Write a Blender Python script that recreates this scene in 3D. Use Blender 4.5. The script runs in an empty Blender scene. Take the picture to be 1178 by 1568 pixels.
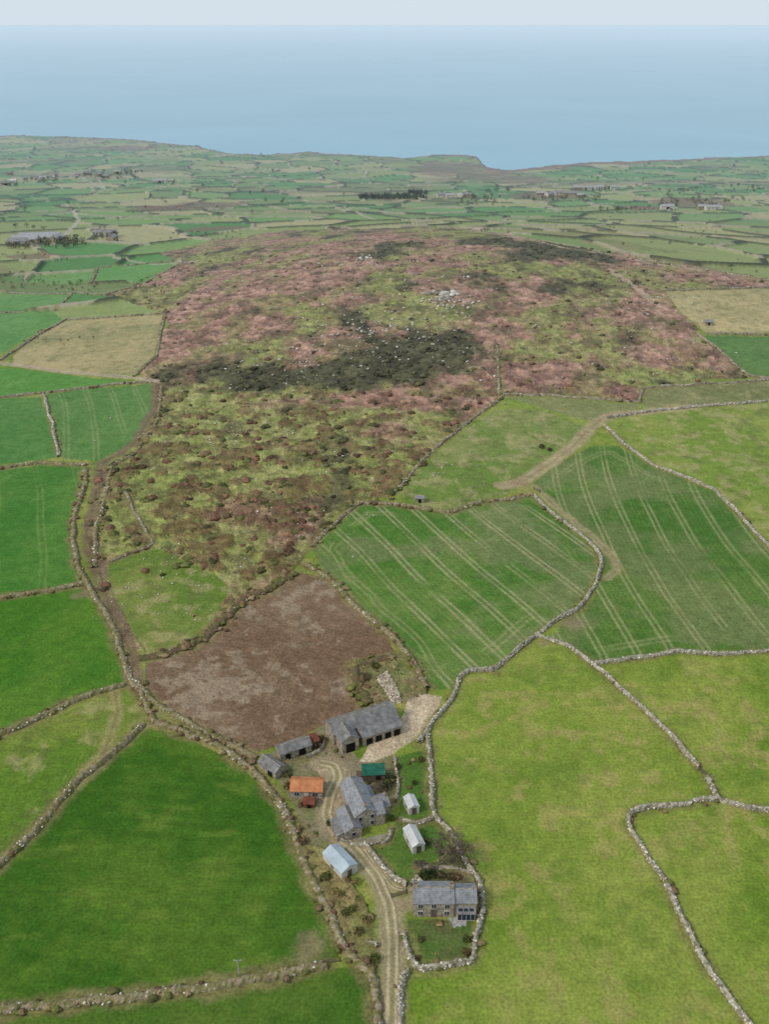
import bpy, bmesh, math, random
import numpy as np
from mathutils import Vector, Matrix
random.seed(7); rng=np.random.default_rng(11)
scene=bpy.context.scene
K=1.04
def lin(c,k=None):
    k=K if k is None else k
    a=np.array(c,float)/255.0
    a=np.where(a<=0.04045,a/12.92,((a+0.055)/1.055)**2.4)*k*np.array([1.06,1.0,.88])
    l=(a*np.array([.3,.6,.1])).sum()
    return a*.93+l*.07
# ------------------------------------------------------------ site + image pixel to ground projection
CAMH=150.0; PITCH=math.radians(27.4); FL=1447.0
def _h(n):
    n=n&0xffffffff; n=((n^(n>>13))*1274126177)&0xffffffff
    n=((n^(n>>16))*2246822519)&0xffffffff
    return ((n^(n>>15))&0xffffff)/float(0xffffff)
def hsh(xi,yi,seed): return _h(xi*374761393+yi*668265263+seed*974634777+12345)
def vn(x,y,seed=0):
    x=np.asarray(x,float);y=np.asarray(y,float)
    xi=np.floor(x).astype(np.int64);yi=np.floor(y).astype(np.int64)
    fx=x-xi;fy=y-yi;fx=fx*fx*(3-2*fx);fy=fy*fy*(3-2*fy)
    a=hsh(xi,yi,seed);b=hsh(xi+1,yi,seed);c=hsh(xi,yi+1,seed);d=hsh(xi+1,yi+1,seed)
    return (a*(1-fx)+b*fx)*(1-fy)+(c*(1-fx)+d*fx)*fy
def fbm(x,y,s,seed=0,o=4):
    t=0;a=1;n=0;x=np.asarray(x,float)/s;y=np.asarray(y,float)/s
    for i in range(o):
        t=t+a*vn(x,y,seed+i*17);n+=a;a*=0.55
        x,y=x*1.76+y*1.02+3.1,y*1.76-x*1.02+1.7
    return t/n
def sstep(a,b,x):
    t=np.clip((np.asarray(x,float)-a)/(b-a),0,1);return t*t*(3-2*t)
DD=np.arange(-3000,6000,10.0)
def prof(d,z):
    p=np.interp(DD,d,z);k=np.exp(-np.linspace(-2,2,13)**2);k/=k.sum()
    return np.convolve(np.pad(p,6,mode='edge'),k,'valid')
P_H=prof([0,300,396,480,564,648,744,840,1020,1320,1800,2400,3200],[0,0,6,14,18.5,17,6,-9,-34,-66,-102,-132,-148])
P_B=prof([0,360,480,720,1020,1320,1800,2400,3200],[0,0,-4,-15,-38,-66,-102,-132,-148])
def H0(x,y):
    x=np.asarray(x,float);y=np.asarray(y,float)
    r=y
    hb=np.interp(r,DD,P_B);hh=np.interp(r,DD,P_H)
    dx=x-50;w=np.where(dx<0,185.0,300.0)
    z=hb+(hh-hb)*np.exp(-np.abs(dx/w)**2.4)
    z=z+(fbm(x,y,160,5,2)-.5)*3.0*sstep(60,400,r)
    z=z+(fbm(x,y,320,8,3)-.5)*9*sstep(950,1500,r)
    return z
def S(u,v):  # image pixel to ground point, along a camera ray onto the terrain
    a=(u-589)/FL;b=-(v-784)/FL
    cp,sp=math.cos(PITCH),math.sin(PITCH)
    dx=a;dy=cp+b*sp;dz=-sp+b*cp
    t=np.concatenate([np.arange(60,600,1.0),np.arange(600,4500,2.0)])
    X=dx*t;Y=dy*t;Z=CAMH+dz*t
    g=Z-H0(X,Y);i=int(np.argmax(g<0))
    if g[i]>=0: i=len(t)-1
    f=g[i-1]/(g[i-1]-g[i]+1e-9) if i>0 else 0
    tt=t[i-1]+(t[i]-t[i-1])*np.clip(f,0,1)
    return (dx*tt,dy*tt)
def SP(pts): return np.array([S(*p) for p in pts])
COAST=SP([(-700,203),(-300,205),(0,208),(110,209),(200,214),(300,223),(350,235),(400,236),(470,233),(560,238),(620,242),(640,239),(680,238),(728,240),(745,256),(775,261),(830,255),(900,249),(960,247),(1080,242),(1178,238),(1500,235),(1900,235)])
ca=np.arctan2(COAST[:,0],COAST[:,1]);cr=np.hypot(COAST[:,0],COAST[:,1]);o=np.argsort(ca);ca=ca[o];cr=cr[o]
HEAD=S(690,243)
def coastd(x,y):
    a=np.arctan2(x,y)
    return np.interp(a,ca,cr)+(fbm(x,y,60,31,3)-.5)*80-np.hypot(x,y)
SEA=-185.0
def H(x,y):
    z=H0(x,y)
    z=z+5*np.exp(-((x-HEAD[0])/62)**4-((y-HEAD[1])/90)**2)
    c=coastd(x,y)
    k=sstep(0,-55,c+(fbm(x,y,22,33,3)-.5)*30)
    return z*(1-k)+(SEA-6)*k
def Hs(x,y): return float(H(np.array([x]),np.array([y]))[0])
def inpoly(x,y,P):
    m=np.zeros(x.shape,bool)
    bb=(x>=P[:,0].min())&(x<=P[:,0].max())&(y>=P[:,1].min())&(y<=P[:,1].max())
    idx=np.nonzero(bb)[0]
    if len(idx)==0:return m
    X=x[idx];Y=y[idx];c=np.zeros(len(idx),bool);n=len(P);j=n-1
    for i in range(n):
        xi,yi=P[i];xj,yj=P[j]
        if yi!=yj: c^=((yi>Y)!=(yj>Y))&(X<(xj-xi)*(Y-yi)/(yj-yi)+xi)
        j=i
    m[idx]=c;return m
def pdist(x,y,P,R):
    out=np.full(x.shape,1e9)
    for i in range(len(P)-1):
        a=P[i];b=P[i+1]
        bb=(x>min(a[0],b[0])-R)&(x<max(a[0],b[0])+R)&(y>min(a[1],b[1])-R)&(y<max(a[1],b[1])+R)
        idx=np.nonzero(bb)[0]
        if len(idx)==0: continue
        d=b-a;L=max((d**2).sum(),1e-6)
        t=np.clip(((x[idx]-a[0])*d[0]+(y[idx]-a[1])*d[1])/L,0,1)
        q=np.hypot(x[idx]-a[0]-t*d[0],y[idx]-a[1]-t*d[1])
        out[idx]=np.minimum(out[idx],q)
    return out
# aerial haze painted into the vertex colours, stronger with distance from the origin
def haze_tint(col,x,y):
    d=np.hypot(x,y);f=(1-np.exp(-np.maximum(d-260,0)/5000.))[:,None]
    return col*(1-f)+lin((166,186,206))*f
# ------------------------------------------------------------ layout in image pixel coordinates
FIELDS=[ # name, colour, second colour, style, points
('G',(66,116,24),(86,126,34),0,[(-60,920),(0,915),(135,900),(160,930),(185,985),(200,1040),(150,1060),(60,1095),(0,1120),(-60,1135)]),
('Hh',(66,120,38),(84,130,48),3,[(-60,722),(0,720),(60,712),(132,715),(128,750),(110,800),(118,870),(128,890),(60,905),(-60,914)]),
('F',(92,126,32),(120,136,52),0,[(-60,1130),(0,1128),(100,1090),(190,1055),(218,1085),(222,1108),(180,1135),(115,1195),(50,1265),(0,1325),(-60,1370)]),
('D',(60,103,20),(84,118,30),4,[(225,1115),(270,1125),(330,1150),(380,1182),(425,1235),(450,1280),(465,1330),(495,1390),(515,1440),(520,1465),(480,1480),(300,1512),(150,1528),(0,1542),(-80,1550),(-80,1400),(0,1330),(60,1265),(120,1195),(180,1145)]),
('E',(68,105,26),(88,115,36),0,[(-80,1556),(0,1552),(150,1534),(300,1518),(500,1484),(545,1480),(575,1510),(582,1620),(580,1800),(-80,1800)]),
('I',(78,124,52),(94,132,64),2,[(68,605),(130,595),(232,588),(237,610),(225,650),(195,685),(150,705),(95,702),(88,660)]),
('J',(76,126,52),(90,134,62),0,[(-60,612),(0,610),(62,608),(85,665),(88,700),(0,712),(-60,715)]),
('K',(84,138,48),(98,146,60),0,[(-60,560),(0,562),(100,574),(200,585),(150,590),(70,600),(0,608),(-60,610)]),
('L',(172,158,112),(140,138,92),0,[(20,545),(60,510),(100,492),(180,485),(250,480),(252,500),(235,545),(205,573),(100,570),(20,558)]),
('M1',(86,136,62),(100,146,74),0,[(-60,482),(0,480),(80,477),(95,490),(50,512),(10,538),(-60,545)]),
('M2',(94,142,68),(106,148,78),0,[(-60,452),(0,450),(110,448),(95,470),(0,476),(-60,478)]),
('M3',(92,144,64),(104,150,76),0,[(150,410),(275,400),(222,432),(140,434)]),
('M4',(120,134,82),(108,126,70),0,[(0,430),(130,436),(230,432),(160,452),(110,446),(0,448)]),
('N',(116,140,48),(140,152,68),0,[(930,645),(1000,632),(1060,622),(1178,614),(1260,610),(1260,890),(1178,832),(1135,785),(1095,745),(1000,708),(955,675)]),
('O',(118,124,74),(134,134,88),0,[(985,594),(1178,583),(1260,578),(1260,608),(1178,612),(1060,622),(985,625)]),
('P',(82,120,56),(94,128,64),0,[(1080,514),(1178,516),(1260,516),(1260,576),(1150,577),(1120,550)]),
('Q',(188,172,124),(164,154,108),0,[(1020,447),(1178,442),(1260,445),(1260,512),(1178,510),(1080,508),(1040,475)]),
('R',(118,128,74),(132,136,86),0,[(770,608),(850,608),(920,615),(980,620),(975,635),(930,640),(900,645),(830,624)]),
('S',(106,132,54),(130,140,78),0,[(610,760),(640,722),(700,668),(760,627),(830,626),(895,652),(870,690),(830,715),(780,755),(690,780),(640,775)]),
('S2',(100,126,46),(128,138,68),0,[(165,860),(230,835),(330,880),(355,905),(300,980),(225,1005),(200,960),(165,900)]),
('B',(74,116,40),(98,128,56),5,[(815,742),(860,705),(905,684),(945,682),(1000,715),(1095,752),(1135,792),(1178,840),(1260,890),(1260,996),(1178,998),(1045,996),(960,1010),(915,1016),(840,975),(870,945),(905,905),(925,870),(900,828),(850,780)]),
('A',(80,122,44),(106,134,62),1,[(478,842),(500,812),(550,772),(600,772),(690,785),(770,765),(815,758),(850,790),(905,838),(922,868),(905,905),(865,942),(830,962),(780,1002),(745,1025),(712,1030),(690,1055),(665,1058),(640,1030),(600,980),(548,925),(500,880)]),
('C',(122,98,76),(134,112,90),6,[(222,1015),(300,990),(330,960),(370,920),(410,905),(450,875),(500,885),(545,935),(590,965),(605,1000),(600,1010),(545,1020),(550,1050),(565,1078),(500,1110),(470,1125),(400,1150),(380,1152),(330,1130),(260,1090),(222,1050)]),
('garden',(70,108,36),(90,118,46),0,[(606,1160),(655,1148),(662,1190),(668,1255),(690,1290),(640,1350),(600,1345),(565,1300),(592,1282),(612,1240)]),
('farmyard',(136,126,100),(114,118,72),0,[(400,1158),(470,1130),(500,1110),(548,1165),(600,1155),(608,1190),(600,1240),(520,1290),(500,1330),(470,1300),(450,1230),(425,1190)]),
('verge',(110,122,56),(138,126,82),0,[(455,1290),(500,1300),(560,1380),(585,1440),(585,1500),(545,1470),(505,1400),(475,1340)]),
('cgarden',(80,110,44),(104,104,66),0,[(628,1408),(728,1408),(724,1472),(640,1480),(618,1430)]),
('cbeds',(120,106,84),(92,100,60),0,[(640,1330),(700,1310),(730,1345),(734,1400),(632,1362)]),
('scrubC',(118,120,72),(128,108,84),0,[(540,1020),(600,1008),(640,1035),(655,1062),(622,1078),(565,1080),(548,1050)]),
('rubble',(206,198,182),(186,176,156),0,[(578,1040),(594,1030),(606,1050),(616,1078),(600,1078)]),
('yard',(206,188,162),(190,172,144),0,[(548,1168),(575,1125),(612,1104),(625,1075),(650,1062),(680,1068),(668,1095),(640,1130),(600,1154),(570,1168)]),
('yard2',(178,158,132),(160,144,118),0,[(478,1176),(510,1164),(528,1180),(520,1240),(496,1250),(505,1200),(490,1186)]),
('patio',(165,165,168),(150,150,152),0,[(688,1405),(718,1402),(716,1418),(695,1420)]),
('terrace',(166,160,148),(146,140,130),0,[(512,1275),(560,1284),(596,1276),(592,1290),(540,1296)]),
]
FW=[(n,lin(a),lin(b),st,SP(p)) for n,a,b,st,p in FIELDS]
MOOR=SP([(250,480),(160,452),(200,427),(280,402),(240,388),(340,365),(440,353),(580,350),(700,350),(760,356),(860,375),(1020,402),(1178,427),(1260,440),(1178,442),(1020,447),(1040,475),(1080,512),(1120,550),(1145,578),(985,592),(980,615),(850,606),(770,605),(700,662),(640,722),(608,764),(550,772),(500,812),(476,842),(440,880),(400,905),(370,915),(340,950),(300,985),(225,1005),(205,1000),(150,890),(125,800),(150,715),(210,690),(245,620),(240,585),(210,578),(240,545),(252,500)])
def blob(u,v,ru,rv,s):
    c=S(u,v);e=S(u+ru,v);f=S(u,v-rv);g=S(u,v+rv)
    return (c[0],c[1],max(abs(e[0]-c[0]),3),max(abs(f[1]-g[1])/2,3),s)
BR=[blob(*b) for b in [(390,445,150,36,.9),(300,500,70,30,.7),(520,515,120,22,.5),(470,400,140,24,.5),(560,612,210,14,.9),(860,575,100,16,.5),(1030,465,50,35,.9),(1110,430,90,12,.7),(930,490,90,20,.4),(450,680,90,24,.3),(700,600,70,16,.5),(960,400,90,12,.5),(640,400,100,16,.3),(750,520,60,20,.4),(330,790,60,40,.2)]]
HE=[blob(*b) for b in [(480,574,150,20,1.6),(600,562,100,24,1.5),(680,525,60,24,1.4),(400,578,60,14,.9),(820,372,100,10,1.5),(900,388,70,8,1.1),(800,443,50,7,1.0),(550,394,60,7,.8),(740,420,80,8,.6),(330,660,60,14,.5),(900,470,60,8,.7),(600,372,60,6,.7),(960,540,60,10,.5),(620,440,60,8,.4)]]
GR=[blob(*b) for b in [(850,415,110,12,1.0),(720,485,100,16,.9),(900,545,90,20,.8),(800,520,60,20,.5),(1000,580,100,14,.8),(265,610,60,30,.8),(250,700,90,60,.7),(560,740,60,40,.8),(230,790,70,60,.7),(420,870,70,40,.8),(640,640,100,25,.5),(260,900,90,60,.9),(640,465,60,14,.8),(500,640,80,16,.7),(250,450,50,24,.7),(400,610,60,14,.5),(350,720,90,30,.4),(470,600,50,10,.4)]]
BROWN=[blob(*b) for b in [(430,680,70,30,1),(300,700,60,30,.8),(300,820,60,50,1),(450,790,50,40,.8),(260,650,40,20,.6),(560,700,60,30,.6),(360,760,80,30,.6),(200,760,40,40,.5)]]
def bl(x,y,L):
    t=np.zeros(x.shape)
    for cx,cy,rx,ry,s in L: t+=s*np.exp(-((x-cx)/rx)**2-((y-cy)/ry)**2)
    return t
def moorw(x,y):
    n=lambda sd,s=34:(fbm(x,y*0.7,s,sd,5)-.5)*3.0
    b=0.26+bl(x,y,BR)+n(41);h=-.08+bl(x,y,HE)+n(52,20)*1.15;g=0.20+bl(x,y,GR)+n(63,18)
    near=sstep(430,330,y);b-=near*.3;g+=near*.3
    e=np.exp(7*np.stack([b,h,g]));return e/e.sum(0)
CBR=lin((172,136,120));CBR2=lin((140,108,92));CHE=lin((80,78,54));CGR=lin((132,140,72));CGR2=lin((160,152,104))
PAL=np.array([lin(c) for c in [(106,146,74),(86,138,62),(148,156,94),(118,150,76),(164,160,112),(80,130,60),(114,138,74),(134,148,84)]])
TRK=[
(2.2,(124,104,86),[(210,1050),(200,1000),(168,930),(150,870),(132,820),(150,740),(158,708),(205,680),(238,625),(240,585)]),
(1.6,(188,168,148),[(242,584),(205,578),(100,570),(0,556),(-60,548)]),
(2.7,(172,154,122),[(770,744),(800,738),(840,712),(880,682),(905,655),(930,637),(1000,629),(1060,623)]),
(1.3,(168,156,116),[(820,745),(850,775),(905,820),(938,850),(946,872),(930,885)]),
(2.0,(180,154,134),[(725,352),(800,364),(900,382),(1000,404),(1100,418),(1178,428)]),
(1.8,(188,164,142),[(932,412),(960,430),(985,450),(1010,470)]),
(2.2,(188,176,158),[(100,312),(112,325),(120,338),(108,352),(80,375)]),
(2.2,(180,172,150),[(525,317),(545,326),(575,336),(500,344)]),
(2.2,(180,172,150),[(120,268),(160,290),(150,275)]),
(2.0,(180,172,150),[(175,395),(240,405),(300,400)]),
(1.4,(156,146,96),[(118,1200),(160,1150),(180,1090),(175,1060)]),
]
TRW=[(w,lin(c),SP(p)) for w,c,p in TRK]
s_='s';h_='h'
WALLS=[
(s_,[(655,1120),(662,1190),(666,1252),(690,1278),(715,1320),(735,1345),(739,1385),(734,1430),(725,1473),(680,1480),(640,1483),(628,1460),(618,1430)]),
(s_,[(640,1138),(665,1105),(690,1072),(705,1040),(718,1028),(755,1028),(790,1000),(822,972),(860,945),(890,930),(912,895),(921,870),(918,850),(900,828),(860,798),(820,762)]),
(s_,[(822,972),(870,990),(905,1015),(945,1050),(990,1090),(1040,1140),(1072,1178)]),
(s_,[(1084,1192),(1100,1225),(1140,1235),(1178,1242),(1250,1250)]),
(s_,[(1098,1225),(1065,1228),(1050,1232),(985,1238),(963,1245),(962,1270),(990,1310),(1015,1345),(1040,1400),(1070,1460),(1090,1490),(1120,1530),(1150,1575),(1190,1640)]),
(s_,[(908,1018),(960,1012),(1040,997),(1100,1002),(1178,998),(1250,996)]),
(h_,[(478,838),(500,812),(550,770),(600,772),(640,778),(690,785),(740,768),(780,765),(815,757)]),
(h_,[(460,862),(500,882),(545,927),(600,975),(640,1022),(655,1055)]),
('s',[(928,652),(955,680),(1000,712),(1050,732),(1095,750),(1130,785),(1178,838),(1250,900)]),
(s_,[(930,640),(985,632),(1060,624),(1178,614),(1260,608)]),
('f',[(604,755),(640,712),(700,660),(740,630),(775,605)]),
('f',[(770,605),(850,606),(920,612),(980,616),(986,594),(1178,582),(1260,577)]),
('f',[(1066,510),(1100,535),(1145,575),(1178,580)]),
(h_,[(-60,722),(0,717),(60,709),(132,712)]),
(s_,[(66,606),(80,650),(90,700)]),
('f',[(-60,612),(0,609),(100,598),(180,588),(232,586)]),
(h_,[(247,592),(243,640),(210,692),(172,714),(160,760),(148,815),(142,870)]),
(h_,[(132,718),(126,750),(110,800),(118,870),(132,895),(155,927),(180,980),(198,1035),(222,1080),(236,1108)]),
(h_,[(-60,920),(0,915),(60,907),(130,895)]),
(h_,[(-60,1140),(0,1125),(60,1098),(110,1075),(190,1050)]),
(h_,[(-60,1385),(0,1325),(55,1268),(115,1200),(150,1170),(222,1110)]),
(h_,[(236,1108),(270,1118),(340,1145),(390,1180),(430,1230),(455,1280),(475,1340),(505,1400),(522,1440),(545,1470),(575,1500),(583,1580)]),
(h_,[(-60,1556),(0,1549),(150,1531),(300,1515),(400,1497),(500,1478)]),
('b',[(212,1008),(260,1000),(310,980),(345,945),(375,915),(410,905),(450,878)]),
(h_,[(205,1040),(230,1075),(270,1098),(330,1130),(395,1160)]),
('b',[(545,1020),(600,1008)]),('b',[(543,1024),(552,1058),(568,1080)]),
('f',[(0,552),(60,512),(100,490),(250,480)]),
('f',[(252,482),(240,545),(205,577)]),
(s_,[(610,1600),(612,1530),(614,1500),(625,1488)]),
('f',[(1020,446),(1178,441),(1260,444)]),('f',[(1080,511),(1178,513),(1260,513)]),
('f',[(190,755),(215,800),(235,835),(168,860)]),
('f',[(-60,482),(0,479),(85,476),(110,450),(0,449)]),
('f',[(765,605),(765,560),(760,530)]),
(s_,[(558,1292),(580,1322),(600,1345),(622,1358)]),
(s_,[(632,1358),(640,1347),(650,1360)]),
('f',[(280,402),(222,434),(160,452),(110,448)]),('f',[(140,434),(150,410),(280,398)]),
('g',[(512,1282),(540,1297),(594,1290),(600,1270)]),('g',[(612,1255),(640,1262),(664,1254)]),('g',[(604,1160),(610,1205),(606,1228)]),
('g',[(640,1330),(700,1332),(728,1340)]),('g',[(470,1162),(492,1150),(500,1130)]),('g',[(562,1446),(575,1445),(578,1452)]),
('f',[(700,352),(860,380),(1020,404),(1178,430)]),
]
WW=[(k,SP(p)) for k,p in WALLS]
FT=SP([(600,1640),(600,1568),(601,1500),(602,1440),(596,1385),(576,1340),(545,1303),(513,1275),(499,1248),(506,1215),(518,1190),(512,1172),(490,1168)])
FT2=SP([(598,1395),(612,1385),(625,1382)])
FT3=SP([(560,1300),(585,1335),(605,1360),(622,1362)])

def stripes(x,y,P,a,b,gap,curv,seed):
    p=np.array(S(*a));q=np.array(S(*b));d=(q-p)/np.hypot(*(q-p));n=np.array([-d[1],d[0]])
    al=(x-p[0])*d[0]+(y-p[1])*d[1]
    t=(x-p[0])*n[0]+(y-p[1])*n[1]+curv*(al/60)**2*6+(fbm(x,y,50,seed,2)-.5)*4
    m=np.abs(((t/gap)%1)-.5)*gap
    l=np.exp(-((m-0.9)/.38)**2)
    fine=0.5+0.5*np.sin(t*2*math.pi/1.7)
    cell=hsh(np.floor(t/gap).astype(np.int64),np.zeros(len(t),np.int64),seed)
    return l*sstep(.2,.6,fbm(x,y,16,seed+3,3)+.08+(cell-.5)*.3),fine
def paint(x,y):
    N=len(x)
    wx=x+(fbm(x,y,7,101,3)-.5)*2.2;wy=y+(fbm(x,y,7,102,3)-.5)*2.2
    n20=fbm(x,y,26,1,4);n5=fbm(x,y,5,2,4);n60=fbm(x,y,80,3,3);n1=fbm(x,y,1.3,4,2)
    t=np.clip((n20-.5)*3.2+.5+(n1-.5)*.5,0,1)[:,None]
    col=lin((106,134,34))*(1-t)+lin((134,149,58))*t
    t=sstep(.52,.72,n5)[:,None]*.6*sstep(.4,.6,n60)[:,None];col=col*(1-t)+lin((160,150,88))*t
    t=sstep(.56,.7,fbm(x,y,9,14,4))[:,None]*.4;col=col*(1-t)+lin((86,120,32))*t
    rough=np.full(N,.6);bump=np.zeros(N)
    far=sstep(480,540,y)
    idx=np.nonzero(y>470)[0]
    if len(idx):
        X=x[idx];Y=y[idx]
        X1=X+(fbm(X,Y,200,71,2)-.5)*110;Y1=Y+(fbm(X,Y,200,72,2)-.5)*110
        sx,sy=80.,82.
        xr=(X1*.97+Y1*.24)/sx;yr=(-X1*.24+Y1*.97)/sy
        gx=np.floor(xr).astype(np.int64);gy=np.floor(yr).astype(np.int64)
        f1=np.full(len(idx),1e9);f2=f1.copy();cid=np.zeros(len(idx))
        for i in(-1,0,1):
            for j in(-1,0,1):
                a=hsh(gx+i,gy+j,91);b=hsh(gx+i,gy+j,92)
                dx=np.abs(gx+i+.5+(a-.5)*.8-xr)*sx;dy=np.abs(gy+j+.5+(b-.5)*.8-yr)*sy
                d=(dx**3+dy**3)**(1/3.)
                c=hsh(gx+i,gy+j,93)
                nw=d<f1
                f2=np.where(nw,f1,np.minimum(f2,d));f1=np.where(nw,d,f1);cid=np.where(nw,c,cid)
        pc=PAL[(cid*7.999).astype(int)]*(0.88+.28*n5[idx])[:,None]
        tt=np.clip((n20[idx]-.5)*3+.5,0,1)[:,None]
        e=(sstep(0,200,X)*sstep(1250,850,Y)*.5)[:,None];pc=pc*(1-e)+lin((162,158,106))*e
        wild=sstep(.58,.66,fbm(X,Y,170,77,4)+(n5[idx]-.5)*.12)[:,None]*.6
        pc=pc*(1-wild)+(lin((140,122,92))*(1-tt)+lin((108,112,70))*tt)*wild
        ed=sstep(6.0,3.4,(f2-f1)+(n5[idx]-.5)*2)
        br=fbm(X,Y,40,79,2)
        ec=np.where((br>.44)[:,None],lin((66,72,46)),lin((160,152,128)))
        pc=pc*(1-ed[:,None])+ec*ed[:,None]
        cd=coastd(X,Y)
        hc=sstep(60,20,cd+(n20[idx]-.5)*120)*.8
        P0=S(690,258);P1=S(790,275)
        hd=1.2*np.exp(-((X-P0[0])/75)**2-((Y-P0[1])/170)**2)+.7*np.exp(-((X-P1[0])/70)**2-((Y-P1[1])/130)**2)
        hc=np.clip(hc+sstep(.28,.5,hd+(n20[idx]-.5)*.8)*(.6+.4*tt[:,0])+sstep(90,30,cd+(n20[idx]-.5)*100)*sstep(120,220,X),0,1)[:,None]
        hcol=lin((142,108,92))*(1-tt)+lin((112,104,74))*tt
        pc=pc*(1-hc)+hcol*hc
        ck=sstep(4,-8,cd)[:,None];pc=pc*(1-ck)+lin((112,98,86))*ck
        f=far[idx][:,None];col[idx]=col[idx]*(1-f)+pc*f
        bump[idx]+=ed*2.2*far[idx]*(1-hc[:,0]);rough[idx]=.5
    for (cx,cy,rx,ry,s) in DARKP:
        e=sstep(.35,.6,np.exp(-((x-cx)/rx)**2-((y-cy)/ry)**2)+(n5-.5)*.6+(n20-.5)*.5)[:,None]
        col=col*(1-e*.75)+lin((120,96,74))*e*.75
    m=inpoly(wx+(fbm(x,y,20,103,3)-.5)*8,wy+(fbm(x,y,20,104,3)-.5)*12,MOOR)&inpoly(wx,wy,MOOR);i=np.nonzero(m)[0]
    if len(i):
        X=x[i];Y=y[i];w=moorw(X,Y)
        t1=np.clip((n5[i]-.5)*4+.5,0,1)[:,None]
        mc=w[0][:,None]*(CBR*t1+CBR2*(1-t1))+w[1][:,None]*CHE*(.7+.6*t1)+w[2][:,None]*(CGR*t1+(CGR2*.5+CGR*.5)*(1-t1))
        n2=fbm(X,Y,2.6,7,3);n12=fbm(X,Y,13,12,4)
        k=sstep(.54,.64,n12)[:,None]*.5*(1-w[1][:,None]);mc=mc*(1-k)+lin((126,134,68))*k
        k=sstep(.56,.64,fbm(X,Y,10,15,4))[:,None]*.55;mc=mc*(1-k)+lin((86,80,56))*k
        bw=sstep(.50,.58,fbm(X,Y,6,9,4)+.1*bl(X,Y,BROWN)-.03)*(1-w[1])*.65
        bw=bw*(.4+.6*sstep(500,340,Y))
        mc=mc*(1-bw[:,None])+lin((104,74,58))*bw[:,None]
        mc=mc*(.5+1.02*n2)[:,None]
        col[i]=mc;rough[i]=1.0
        bump[i]=(n2-.4)*(1.2*w[0]+1.5*w[1]+.5*w[2])+bw*1.0+(n5[i]-.5)*1.5
    for n,a,b,st,P in FW:
        i=np.nonzero(inpoly(wx*.6+x*.4,wy*.6+y*.4,P))[0]
        if not len(i): continue
        X=x[i];Y=y[i];t1=np.clip((n20[i]-.5)*3.2+.5+(n5[i]-.5)*1.4+(n1[i]-.5)*.5,0,1)[:,None]
        c=a*(1-t1)+b*t1;r=.6;bm=0
        if st==1:
            l,f=stripes(X,Y,P,(545,815),(735,985),9.5,0.25,201);k=sstep(.48,.64,fbm(X,Y,22,204,4))
            c=c*(1-.12*f[:,None]);c=c*(1-(k*.35)[:,None])+lin((138,130,102))*(k*.35)[:,None]
            c=c*(1-.72*l[:,None])+lin((170,164,124))*.72*l[:,None]
        if st==5:
            l,f=stripes(X,Y,P,(1000,740),(1120,985),10,-.5,211);k=sstep(.5,.66,fbm(X,Y,22,214,4))
            c=c*(1-.12*f[:,None]);c=c*(1-(k*.33)[:,None])+lin((138,132,100))*(k*.33)[:,None]
            c=c*(1-.6*l[:,None])+lin((162,162,114))*.6*l[:,None]
        if st==2:
            l,f=stripes(X,Y,P,(150,605),(185,690),11,.5,221);c=c*(1-.4*l[:,None])+lin((150,160,110))*.4*l[:,None]
        if st==3:
            l,f=stripes(X,Y,P,(25,780),(30,890),14,.2,231);c=c*(1-.3*l[:,None])+lin((140,158,90))*.3*l[:,None]
        if st==4:
            s2=.5+.5*np.sin((Y+X*.12+(fbm(X,Y,40,244,2)-.5)*8)*2*math.pi/3.4)
            c=c*(.92+.14*s2*fbm(X,Y,12,245,2))[:,None]
            k=sstep(.6,.75,fbm(X*.35,Y,4,246,3))[:,None]*.3;c=c*(1-k)+lin((116,138,50))*k
        if st in(1,5):
            q=pdist(X,Y,np.vstack([P,P[:1]]),14)
            for dd in(5.0,6.8):
                l2=np.exp(-((q-dd+(n20[i]-.5)*4)/.4)**2)*.5*sstep(.4,.6,fbm(X,Y,18,247,2));c=c*(1-l2[:,None])+lin((158,156,110))*l2[:,None]
        if st==6:
            cx,cy=S(350,1035)
            p=sstep(.5,.62,fbm(X,Y,3.2,251,3)*.8+.26*np.exp(-((X-cx)/16)**2-((Y-cy)/12)**2)+(n20[i]-.5)*.5)
            c=c*(1-.45*p[:,None])+lin((172,156,136))*.45*p[:,None];r=.75;bm=(n5[i]-.5)*.3
            c=c*(.93+.05*np.sin((X*.5+Y+(n20[i]-.5)*9)*2*math.pi/1.9)+.16*(n1[i]-.5))[:,None]
        if n in('rubble',): bm=fbm(X,Y,1.5,260,3)*1.0;r=.8
        if n in('yard','yard2'):
            k=sstep(.48,.66,fbm(X,Y,4,271,4))[:,None]*.45;c=c*(1-k)+lin((150,138,112))*k;r=.8
        if n in('scrubC','cbeds','verge'): bm=fbm(X,Y,2,261,3)*.8;r=.8;c=c*(.65+.7*fbm(X,Y,1.6,262,3))[:,None]
        if n in('N','F','S','S2','L','Q','O'):
            k=sstep(.52,.7,n5[i])*.5;c=c*(1-k[:,None])+lin((166,156,110))*k[:,None]
            k=sstep(.58,.72,fbm(X,Y,4,270,3))*.4;c=c*(1-k[:,None])+lin((92,102,52))*k[:,None]
        col[i]=c;rough[i]=r;bump[i]=bm
    for k,P in WW:
        q=pdist(x,y,P,5);i=np.nonzero(q<5)[0]
        if not len(i):continue
        wdt={'s':1.0,'h':1.8,'f':1.2,'b':2.8,'g':.5}[k]
        e=sstep(wdt+1.2,wdt*.5,q[i]+(n5[i]-.5)*3.2)[:,None]*.75
        vc=lin((132,122,80)) if k!='s' else lin((128,126,72))
        v=vc*(.6+.75*fbm(x[i],y[i],1.8,300,3))[:,None]
        col[i]=col[i]*(1-e)+v*e;rough[i]=np.maximum(rough[i],e[:,0])
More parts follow.
